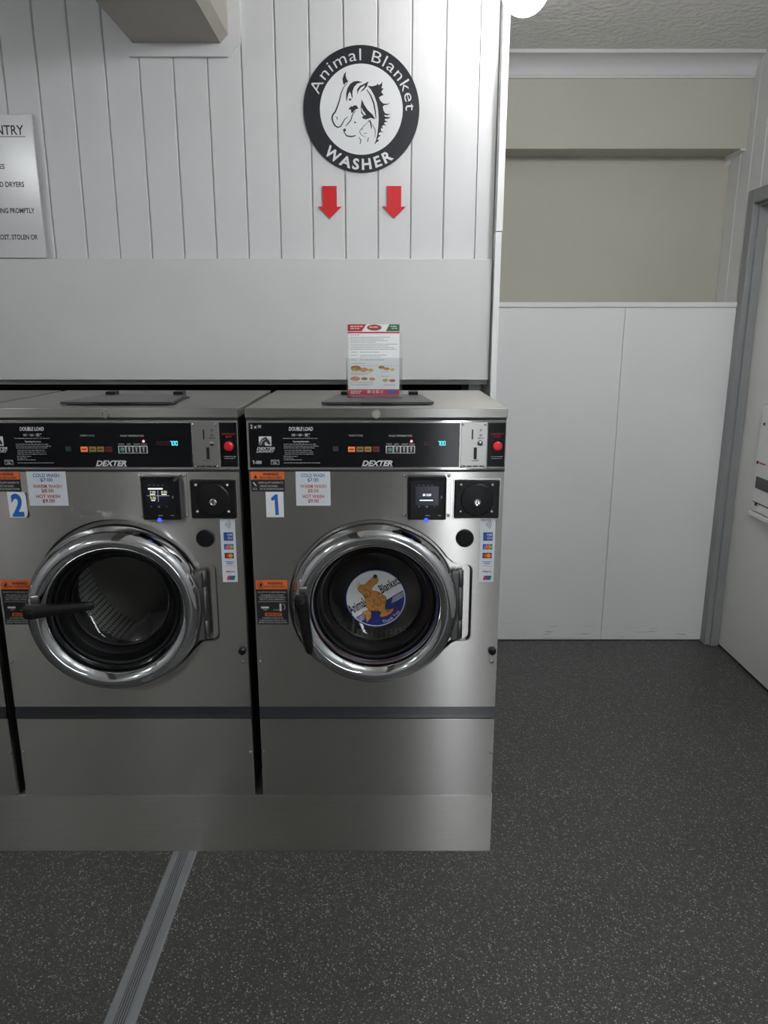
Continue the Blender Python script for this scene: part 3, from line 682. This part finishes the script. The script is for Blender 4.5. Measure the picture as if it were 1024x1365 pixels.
    for i in range(4): k.rect(.4350 + i * .011, .4395 + i * .011, .9140, .9152, yy)
    k.rect(.4925, .4955, .8800, .8870, yy)
    k.build('key_print', 'print_grey', ro)
    MB().lathe([(0, -.041), (.005, -.0405), (.0070, -.038), (.0070, -.030)], .4560, .8240, 16).build('status_light', 'led_blue', ro, label='blue status light')
    # --- coin box cover
    cbx = MB().box(.5270, .6490, -.0015, -.0002, .8165, .9235, .0006).build('coin_box_frame', 'screw', t, label='bright rim of the coin box')
    MB().box(.5300, .6460, -.0080, -.0012, .8195, .9205, .003).build('coin_box_cover', 'black', t, label='black coin box cover')
    MB().lathe([(.0430, -.0078), (.0400, -.0105), (.0100, -.0125), (.0001, -.0125)], .5885, .8690, 32).build('cover_boss', 'black', cbx)
    for q in ((.5457, .9083), (.6262, .9083), (.5457, .8384), (.6262, .8384)):
        MB().lathe([(0, -.0150), (.0035, -.0142), (.0055, -.0115), (.0060, -.0078)], q[0], q[1], 14).build('cover_bolt', 'screw', cbx)
    MB().lathe([(0, -.0150), (.0055, -.0150), (.0075, -.0165), (.0092, -.0160), (.0095, -.0110)], .5885, .8640, 20).build('cover_lock', 'screw', cbx)
    MB().box(.5873, .5897, -.0158, -.0149, .8600, .8680).build('lock_slot', 'print_black', cbx)
    # --- round plug, payment strip, small lock, screws
    MB().lathe([(0, -.0085), (.0210, -.0080), (.0235, -.0055), (.0235, 0)], .5600, .7650, 32).build('round_plug', 'black_soft', t, label='round black rubber plug')
    card_marks(t, .6000, .8160)
    MB().lathe([(.0001, -.012), (.0070, -.0118), (.0105, -.008), (.0115, 0)], .6425, .4478, 20).box(.6405, .6445, -.0155, -.011, .4395, .4560, .001).build('cam_lock', 'black', t, label='small black cam lock')
    screw(t, .6428, .4150); screw(t, .0114, .4150)
    # --- recessed groove and lower panel
    MB().prism([(.010, .2790), (.003, .2780), (-.002, .2560), (-.0045, .2475), (-.0035, .2440), (.010, .2425)], .004, W - .004, axis='x').build('groove_trim', 'groove', t, label='dark pull groove between the panels')
    MB().box(.0035, .6565, 0, .012, .0, .2425, .001).build('lower_panel', 'steel', t, label='brushed steel lower panel')
    screw(t, .0092, .1375); screw(t, .6508, .1375)
    # --- tub and drum
    MB().lathe([(.2150, .0118), (.1830, .0118), (.1720, .030), (.1640, .060), (.1560, .085), (.1500, .090)], CX, CZ, 64).build('tub_mouth', 'black_soft', t)
    dm = MB(); prof = [(.150, .090), (.268, .094), (.270, .45)]; n = 72
    dm.lathe(prof, CX, CZ, n); me = dm.mesh('drum')
    uv = me.uv_layers.new(name='UVMap')
    for p_ in me.polygons:
        an = [math.atan2(me.vertices[me.loops[li].vertex_index].co.z - CZ, me.vertices[me.loops[li].vertex_index].co.x - CX) for li in p_.loop_indices]
        if max(an) - min(an) > PI: an = [q + 2 * PI if q < 0 else q for q in an]
        for li, q in zip(p_.loop_indices, an):
            co_ = me.vertices[me.loops[li].vertex_index].co; uv.data[li].uv = (q * .27 / .016, co_.y / .015)
    me.materials.append(M['drum']); dob = link('drum', me, t, label='perforated steel drum')
    MB().lathe([(.270, .45), (.10, .452), (.06, .435), (.0001, .430)], CX, CZ, 48).build('drum_back', 'drum_back', dob)
    for i in range(3):
        a_ = math.radians(250 + 120 * i); r0, r1 = .268, .215; ww = .10
        pts = [(r0, a_ - ww), (r1, a_ - .02), (r1, a_ + .02), (r0, a_ + ww)]
        MB().prism([(CX + r * math.cos(q), CZ + r * math.sin(q)) for r, q in pts], .12, .44).build('drum_rib', 'drum_back', dob)
    # --- hinge barrel, door
    hb = MB()
    for z0, z1 in ((CZ - .098, CZ - .046), (CZ - .0445, CZ + .048), (CZ + .0495, CZ + .094)): hb.lathe([(.0001, z0), (.0075, z0), (.0085, z0 + .002), (.0085, z1 - .002), (.0075, z1), (.0001, z1)], HX, axis='z', c3=-.006, n=16)
    hb.build('hinge_barrel', 'hinge', t, label='vertical hinge barrel')
    make_door(t, door_angle, lever)
    return t

mat_green = mat('start_green', (0.10, 0.25, 0.20), 0.4)
w1 = make_washer(1, -.349, 'steel washer numbered 1 with the round dog decal on its closed door', 0, -7)
w2m = make_washer(2, -1.027, 'steel washer numbered 2 with its door slightly ajar and lever sideways', 9, -92)
# third machine, cut by the left edge of the picture
w3 = copy_tree(w1); w3.location = (-1.705, FY, FZ); w3['label'] = 'steel washer at the far left, cut off by the picture edge'

# number stickers
ns = MB().box(.0440, .0895, -.0014, -.0002, .8215, .8885).build('number_sticker', 'paper', w1, label='white sticker with a blue 1')
MB().poly([(.044 + (a - 205) / 213 * .0455, .8885 - (b - 305) / 275 * .067) for a, b in ((268, 372), (318, 332), (350, 330), (358, 555), (316, 557), (311, 388), (276, 402))], -.0018).build('numeral', 'blue', ns)
ns = MB().prism([(.0570, .8205), (.0980, .8205), (.1010, .8240), (.1040, .8330), (.1035, .8790), (.0990, .8870), (.0570, .8890)], -.0022, -.0004).build('number_sticker', 'paper', w2m, label='white peeling sticker with a blue 2')
MB().text('2', .0800, .8260, .0550, -.0026, 'c', bold=.035, width=.0305).build('numeral', 'blue', ns)
MB().prism([(.0990, .8195), (.1055, .8215), (.1080, .8330), (.1045, .8420), (.1055, .8840), (.1030, .8870), (.1000, .8300)], -.0010, -.0002).build('sticker_backing', 'print_black', ns)

# round decal on the glass of washer 1
DC = (.3265, .5735); DR = .0845; YD = .064
K = DR / 290
def D2(p): return (DC[0] + (p[0] - 515) * K, DC[1] - (p[1] - 425) * K)
dk = MB().lathe([(.0001, YD - .0008), (DR, YD - .0008), (DR, YD + .0002), (.0001, YD + .0002)], DC[0], DC[1], 64).build('door_decal', 'decal_blue', w1, label='round blue and white decal with an orange dog')
yd = YD - .0012
inn = [(515 + 279 * math.cos(2 * PI * i / 72), 425 - 279 * math.sin(2 * PI * i / 72)) for i in range(72)]
MB().poly([D2(p) for p in inn], yd).build('white_field', 'decal_white', dk)
line = lambda p: (p[1] - 612) + (p[0] - 310) * .615
low = [(515 + 270 * math.cos(2 * PI * i / 120), 425 - 270 * math.sin(2 * PI * i / 120)) for i in range(120)]
low = [p for p in low if line(p) > 0]
low.sort(key=lambda p: math.atan2(p[1] - 520, p[0] - 620))
MB().poly([D2(p) for p in low], yd - .0003).build('blue_field', 'decal_blue', dk)
st_ = MB()
for i in range(6):
    st_.stroke([D2((672 - i * 2, 418 + i * 10)), D2((725, 385 + i * 10)), D2((782, 350 + i * 10))], 4.5 * K, yd - .0006)
    st_.stroke([D2((330 + i * 9, 626 + i * 8)), D2((370, 602 + i * 10)), D2((410, 578 + i * 10))], 4.5 * K, yd - .0006)
st_.build('stripes', 'decal_white', dk, kind='stuff')
ra = math.atan(.60)
px_, pz_ = D2((282, 583)); MS().text('Animal', px_, pz_, 92 * K, yd - .0006, width=172 * K, rot=ra, bold=.02).build('lettering', 'print_black', dk)
px_, pz_ = D2((575, 372)); MS().text('Blankets', px_, pz_, 82 * K, yd - .0006, width=212 * K, rot=ra, bold=.02).build('lettering', 'print_black', dk)
MS().arc_text('Thank You', DC[0], DC[1], 262 * K, 34 * K, yd - .0006, math.radians(15), math.radians(60), inside=True).build('lettering', 'decal_white', dk)
dog = [(495, 205), (440, 250), (410, 285), (365, 285), (345, 320), (355, 350), (385, 375), (405, 405), (415, 430), (410, 470), (425, 505), (460, 545), (500, 550), (545, 548), (560, 570), (548, 600), (570, 612), (620, 600), (665, 570), (690, 535), (680, 517), (640, 530), (605, 530), (605, 500), (618, 450), (610, 410), (570, 370), (520, 350), (480, 345), (475, 320), (500, 290), (530, 270), (540, 235), (525, 205)]
leg = [(385, 560), (440, 540), (470, 545), (475, 610), (430, 668), (415, 610)]
MB().poly([D2(p) for p in dog], yd - .0009).poly([D2(p) for p in leg], yd - .0008).build('dog', 'dog_orange', dk)
sp = MB()
for cx_, cz_, r_ in ((425, 395, 22), (540, 375, 16), (600, 460, 18), (490, 500, 14), (575, 412, 12), (455, 445, 11), (520, 540, 16), (565, 560, 15), (625, 540, 17), (460, 600, 14), (415, 595, 14), (460, 260, 9), (505, 440, 12), (535, 470, 12), (410, 345, 10)):
    c_ = D2((cx_, cz_)); sp.disc(c_[0], c_[1], r_ * K, yd - .0012, 14)
sp.build('spots', 'dog_spot', dk, kind='stuff')
ol = MB()
def outl(pts, w_): ol.stroke([D2(p) for p in pts], w_ * K, yd - .0015)
outl(dog + dog[:1], 6); outl(leg + leg[:1], 6)
outl([(385, 315), (430, 330), (465, 365), (465, 400), (430, 415), (395, 385)], 6)
outl([(480, 420), (500, 470), (540, 497), (568, 470), (555, 425), (515, 400)], 6)
outl([(355, 285), (335, 270)], 4); outl([(365, 280), (355, 255)], 4); outl([(350, 297), (330, 297)], 4)
c_ = D2((509, 202)); ol.disc(c_[0], c_[1], 20 * K, yd - .0018)
ol.build('dog_outline', 'print_black', dk)

# ================================================================== THINGS ON THE WALL AND THE TOPS
# round sign
SX, SZ, SR, SY = -.0708, 2.150, .1815, YB - .006
sg = thing('round_sign', 'round black and white animal blanket washer sign with horse emblem', 'sign', (SX, YB, SZ))
MB().lathe([(.0001, -.006), (SR - .001, -.006), (SR, -.005), (SR, -.0005), (.0001, -.0005)], 0, 0, 96).build('black_disc', 'sign_black', sg, label='black outer ring')
MB().disc(0, 0, .1295, -.0064, 96).build('white_disc', 'sign_white', sg, label='white centre disc')
MS().arc_text('Animal Blanket', 0, 0, .1385, .0325, -.0067, math.radians(-72), math.radians(91), bold=-.004, space=1.12).build('lettering', 'sign_white', sg, label='white words Animal Blanket')
MS().arc_text('WASHER', 0, 0, .1725, .0300, -.0067, math.radians(-45), math.radians(36), bold=.030, inside=True, space=1.28).build('lettering', 'sign_white', sg, label='white word WASHER')
def E2(p): return ((p[0] - 507) * .000264, -(p[1] - 500) * .000240 * 1.04)
em = MB(); ye = -.0067
def fill(*p): em.poly([E2(q) for q in p], ye)
def line_(w_, *p): em.stroke([E2(q) for q in p], w_ * .00040, ye - .0002)
fill((332, 72), (305, 100), (288, 150), (292, 195), (305, 222), (320, 200), (356, 182), (335, 150), (325, 110))
fill((520, 188), (470, 175), (420, 180), (375, 210), (345, 255), (330, 310), (328, 370), (335, 412), (345, 360), (355, 320), (372, 295), (385, 320), (392, 350), (408, 378), (402, 330), (405, 290), (425, 240), (460, 205))
fill((595, 178), (545, 205), (490, 230), (458, 270), (460, 325), (475, 285), (500, 252), (550, 222))
fill((595, 178), (550, 222), (545, 245), (490, 302), (530, 282), (572, 240))
fill((580, 228), (640, 235), (690, 220), (697, 200), (712, 222), (740, 205), (752, 180), (755, 225), (745, 255), (772, 258), (750, 285), (745, 305), (772, 330), (740, 345), (715, 360), (735, 400), (770, 430), (815, 432), (850, 416), (820, 442), (780, 448), (760, 465), (770, 510), (790, 540), (830, 550), (860, 543), (820, 564), (775, 562), (790, 578), (830, 586), (860, 578), (830, 602), (785, 605), (785, 620), (825, 640), (790, 640), (775, 655), (805, 685), (770, 675), (750, 690), (765, 715), (740, 710), (738, 740), (775, 760), (735, 755), (712, 770), (715, 790), (740, 790), (710, 815), (695, 840), (720, 855), (690, 870), (655, 905), (680, 850), (695, 780), (705, 700), (712, 600), (705, 500), (690, 420), (660, 340), (620, 270))
fill((355, 385), (370, 372), (392, 375), (388, 390), (370, 397))
fill((352, 492), (375, 470), (385, 458), (400, 465), (420, 450), (450, 450), (475, 485), (440, 495), (420, 515), (400, 540), (385, 530), (385, 500))
fill((512, 380), (540, 440), (580, 500), (640, 555), (672, 610), (620, 592), (560, 610), (520, 600), (515, 575), (535, 572), (505, 540), (500, 470))
fill((285, 728), (310, 710), (322, 725), (318, 750), (295, 752))
fill((418, 630), (450, 645), (425, 656))
line_(12, (345, 200), (300, 245), (270, 310), (250, 390), (225, 460), (200, 520), (170, 555), (158, 590), (165, 630), (190, 680), (225, 702), (260, 690), (285, 650), (310, 605), (350, 578))
line_(7, (200, 580), (222, 590), (218, 620))
line_(11, (570, 270), (620, 340), (655, 430), (672, 520), (680, 600))
line_(8, (440, 510), (400, 560), (380, 620), (340, 665), (318, 692)); line_(11, (295, 752), (330, 800), (390, 808), (440, 795))
line_(12, (585, 635), (605, 622), (620, 660), (626, 715)); line_(5, (590, 640), (540, 680), (490, 735), (485, 755), (510, 795), (560, 815))
line_(6, (640, 670), (670, 730), (668, 820)); line_(4, (530, 765), (550, 772), (575, 765)); line_(7, (515, 715), (522, 728))
line_(8, (475, 815), (500, 850), (488, 895)); line_(8, (590, 820), (578, 868))
em.build('emblem', 'print_black', sg, label='black line drawing of a horse, dog and cat')
MB().poly([E2(q) for q in ((513, 470), (520, 500), (545, 530), (562, 562), (540, 560), (520, 535), (508, 500))], ye - .0005).build('emblem_highlight', 'sign_white', sg)

# red arrows
arr = [(-.0228, 0), (.0228, 0), (.0228, -.0620), (.0378, -.0620), (0, -.0975), (-.0378, -.0620), (-.0228, -.0620)]
for xx, lb in ((-.1745, 'left red arrow pointing down below the round sign'), (.0325, 'right red arrow pointing down below the round sign')):
    MB().prism(arr, -.006, -.0004).build('arrow_sign', 'arrow_red', None, lb, 'arrow', 'red arrows under the round sign', loc=(xx, YB, 1.9290))

# rules board, cut by the left edge of the picture
rb_ = thing('rules_board', 'white rules board headed entry on the boarded wall', 'sign', (-1.097, YB, 1.709))
MB().box(-.56, 0, -.024, -.018, 0, .424, .0008).build('board_panel', 'sign_white_gloss', rb_)
for q in ((-.535, .025), (-.535, .40), (-.03, .025), (-.03, .40)): MB().lathe([(.0001, -.0182), (.008, -.0182), (.008, -.0002), (.0001, -.0002)], q[0], q[1], 16).build('standoff', 'trim_white', rb_)
tx = MS(); ty = -.0244
tx.text('CONDITIONS OF ENTRY', -.029, .3655, .0265, ty, 'r', bold=.015, width=.375).rect(-.41, -.026, .3590, .3612, ty)
tx.text('MACHINES', -.1010, .2670, .0135, ty, 'r', bold=.025, width=.088).text('WASHERS AND DRYERS', -.0455, .2140, .0145, ty, 'r', bold=.025, width=.185)
tx.text('CLOTHING PROMPTLY', -.0210, .1360, .0145, ty, 'r', bold=.025, width=.165).text('LOST, STOLEN OR', -.0200, .0560, .0145, ty, 'r', bold=.025, width=.128)
tx.build('lettering', 'print_black', rb_, label='black lettering')

# leaflet holder and leaflets on washer 1
TZ = FZ + 1.1125
ang = math.radians(-7)
hd = thing('leaflet_holder', 'clear acrylic leaflet holder standing on washer 1', 'holder', (-.027, 2.085, TZ + .0005))
MB().prism([(.020, 0), (.023, 0), (.046, .175), (.043, .175)], -.077, .077, axis='x').build('back_plate', 'acrylic', hd)
MB().prism([(-.006, .010), (-.003, .010), (.010, .105), (.007, .105)], -.077, .077, axis='x').build('front_plate', 'acrylic', hd)
for s_ in (-1, 1): MB().prism([(-.006, .004), (.022, .004), (.035, .105), (.008, .105)], s_ * .077 - .001, s_ * .077 + .001, axis='x').build('side_plate', 'acrylic', hd)
MB().box(-.077, .077, -.040, .024, 0, .003).build('foot_plate', 'acrylic', hd)
def leaflet(loc, lb, rz, front):
    t = thing('leaflet', lb, 'leaflet', loc, 'takeaway leaflets in the holder', (ang, 0, rz))
    MB().box(-.070, .070, 0, .0015, 0, .193).build('sheet', 'paper', t)
    y = -.0004
    MS().poly([(-.070, .193), (-.022, .193), (-.035, .174), (-.070, .174)], y).rect(-.070, .070, .1685, .1725, y).rect(-.070, .070, 0, .0150, y).build('red_print', 'leaf_red', t)
    MB().poly([(.042, .193), (.070, .193), (.070, .174), (.032, .174)], y).build('green_print', 'leaf_green', t)
    if not front: return t
    MB().disc(0, .1840, .0205, y - .0002, 28, .40).build('logo_rim', 'leaf_green', t)
    MB().disc(0, .1848, .0195, y - .0004, 28, .33).build('logo_oval', 'leaf_red', t)
    m = MS()
    m.bars(-.013, .013, .1840, .0026, y - .0006, 40)
    m.bars(-.066, -.032, .1860, .0026, y - .0003, 41).bars(-.066, -.038, .1805, .0026, y - .0003, 42).bars(.045, .066, .1860, .0026, y - .0003, 43).bars(.048, .064, .1810, .0022, y - .0003, 44)
    m.bars(-.066, -.036, .0085, .0024, y - .0003, 45).bars(-.066, -.040, .0035, .0024, y - .0003, 46)
    m.text('50 12 52 11', .002, .0045, .0075, y - .0003, 'c', bold=.03, width=.044)
    m.build('white_print', 'print_white', t)
    MB().rect(.034, .062, .0035, .0115, y - .0003).build('blue_tag', 'card_navy', t)
    g = MB()
    for i, (a, b, z) in enumerate(((-.066, -.040, .1630), (-.066, .045, .1570), (-.066, .025, .1525), (-.066, .038, .1480), (-.066, .004, .1435), (-.066, .064, .1380), (-.066, .040, .1335), (-.066, .056, .1285), (-.066, .064, .1240), (-.064, -.046, .1165), (-.040, .015, .1165), (-.064, -.046, .1080), (-.040, .034, .1080), (-.040, .018, .1030), (-.064, -.050, .0950), (-.040, .028, .0950), (-.064, -.026, .0850), (-.066, -.010, .0590), (-.066, -.016, .0545), (.018, .040, .0620), (.018, .040, .0500), (-.066, -.004, .0325), (-.066, -.006, .0265), (.026, .058, .0260))):
        g.bars(a, b, z, .0016, y, 60 + i)
    g.build('fine_print', 'print_grey', t, kind='stuff')
    MB().rect(-.068, .068, .0795, .0800, y).build('rule_line', 'print_grey', t)
    for (cx_, cz_, r_, k) in ((-.052, .0740, .014, 'pizza_b'), (-.052, .0690, .013, 'pizza_y'), (-.030, .0690, .013, 'pizza'), (-.010, .0670, .008, 'pizza_y'), (.020, .0755, .009, 'pizza_b'), (.034, .0715, .009, 'pizza'), (.050, .0695, .007, 'pizza_y'), (-.054, .0440, .014, 'pizza'), (-.028, .0440, .009, 'pizza_b'), (-.006, .0430, .008, 'pizza'), (.031, .0400, .008, 'pizza_y'), (.050, .0390, .009, 'pizza_b')):
        MB().disc(cx_, cz_, r_, y - .0002, 20, .45 if r_ > .0085 else .6).build('food_picture', k, t)
    return t
leaflet((-.027, 2.0925, TZ + .0045), 'front takeaway leaflet with food pictures in the holder', 0, True)
leaflet((-.031, 2.0965, TZ + .0040), 'second leaflet peeping out behind the front one', math.radians(1.0), False)

# glass globe ceiling lights
def globe(loc, m, lb, r=.066):
    t = thing('ceiling_globe', lb, 'lamp', (loc[0], loc[1], H - .0005), 'glass globe ceiling lights')
    z = loc[2] - H
    MB().lathe([(.0001, z - r)] + [(r * math.sin(PI * i / 16), z - r * math.cos(PI * i / 16)) for i in range(1, 15)] + [(.030, z + r * .95)], axis='z', n=32).build('globe', m, t, label='glowing white glass globe')
    MB().lathe([(.030, z + r * .93), (.034, z + r * .96), (.034, -.020), (.055, -.014), (.058, 0), (.0001, 0)], axis='z', n=32).build('holder', 'trim_white', t, label='white lamp holder')
globe((.394, 2.35, 2.405), 'globe', 'white globe light by the end of the boarded wall')
globe((-2.25, -.05, 2.47), 'globe_front', 'white globe light over the left of the room', .080)
globe((.85, .95, 2.47), 'globe_front', 'white globe light over the right of the room', .135)

globe((-1.65, -1.45, 2.47), 'globe_front', 'added white globe out of view, lighting the rear wall', .07)  # unseen globe added to brighten the rear wall that the steel reflects

# box on the door, cut by the right edge of the picture
dbx = thing('door_box', 'white box with a dark window mounted on the door', 'box', (XR + .050, 2.92, .70))
MB().box(-.020, 0, -.20, .205, .025, .480, .002).build('body', 'box_white', dbx)
MB().box(-.026, -.002, -.20, .213, .0, .020, .003).build('bottom_lip', 'box_white', dbx)
MB().box(-.023, -.020, -.20, .198, .22, .415).build('cover', 'box_white', dbx)
MB().box(-.0225, -.019, -.20, .185, .125, .175).build('window', 'box_dark', dbx)
MB().box(-.0215, -.0195, -.20, .195, .062, .066).build('seam', 'print_black', dbx)
for yy_, zz_ in ((.185, .235), (.168, .400), (.160, .058)): MB().box(-.0265, -.022, yy_ - .006, yy_ + .006, zz_ - .006, zz_ + .006, .001).build('screw', 'print_black', dbx)
MS().box(-.0235, -.0225, .12, .172, .232, .238).build('red_print', 'card_red', dbx)
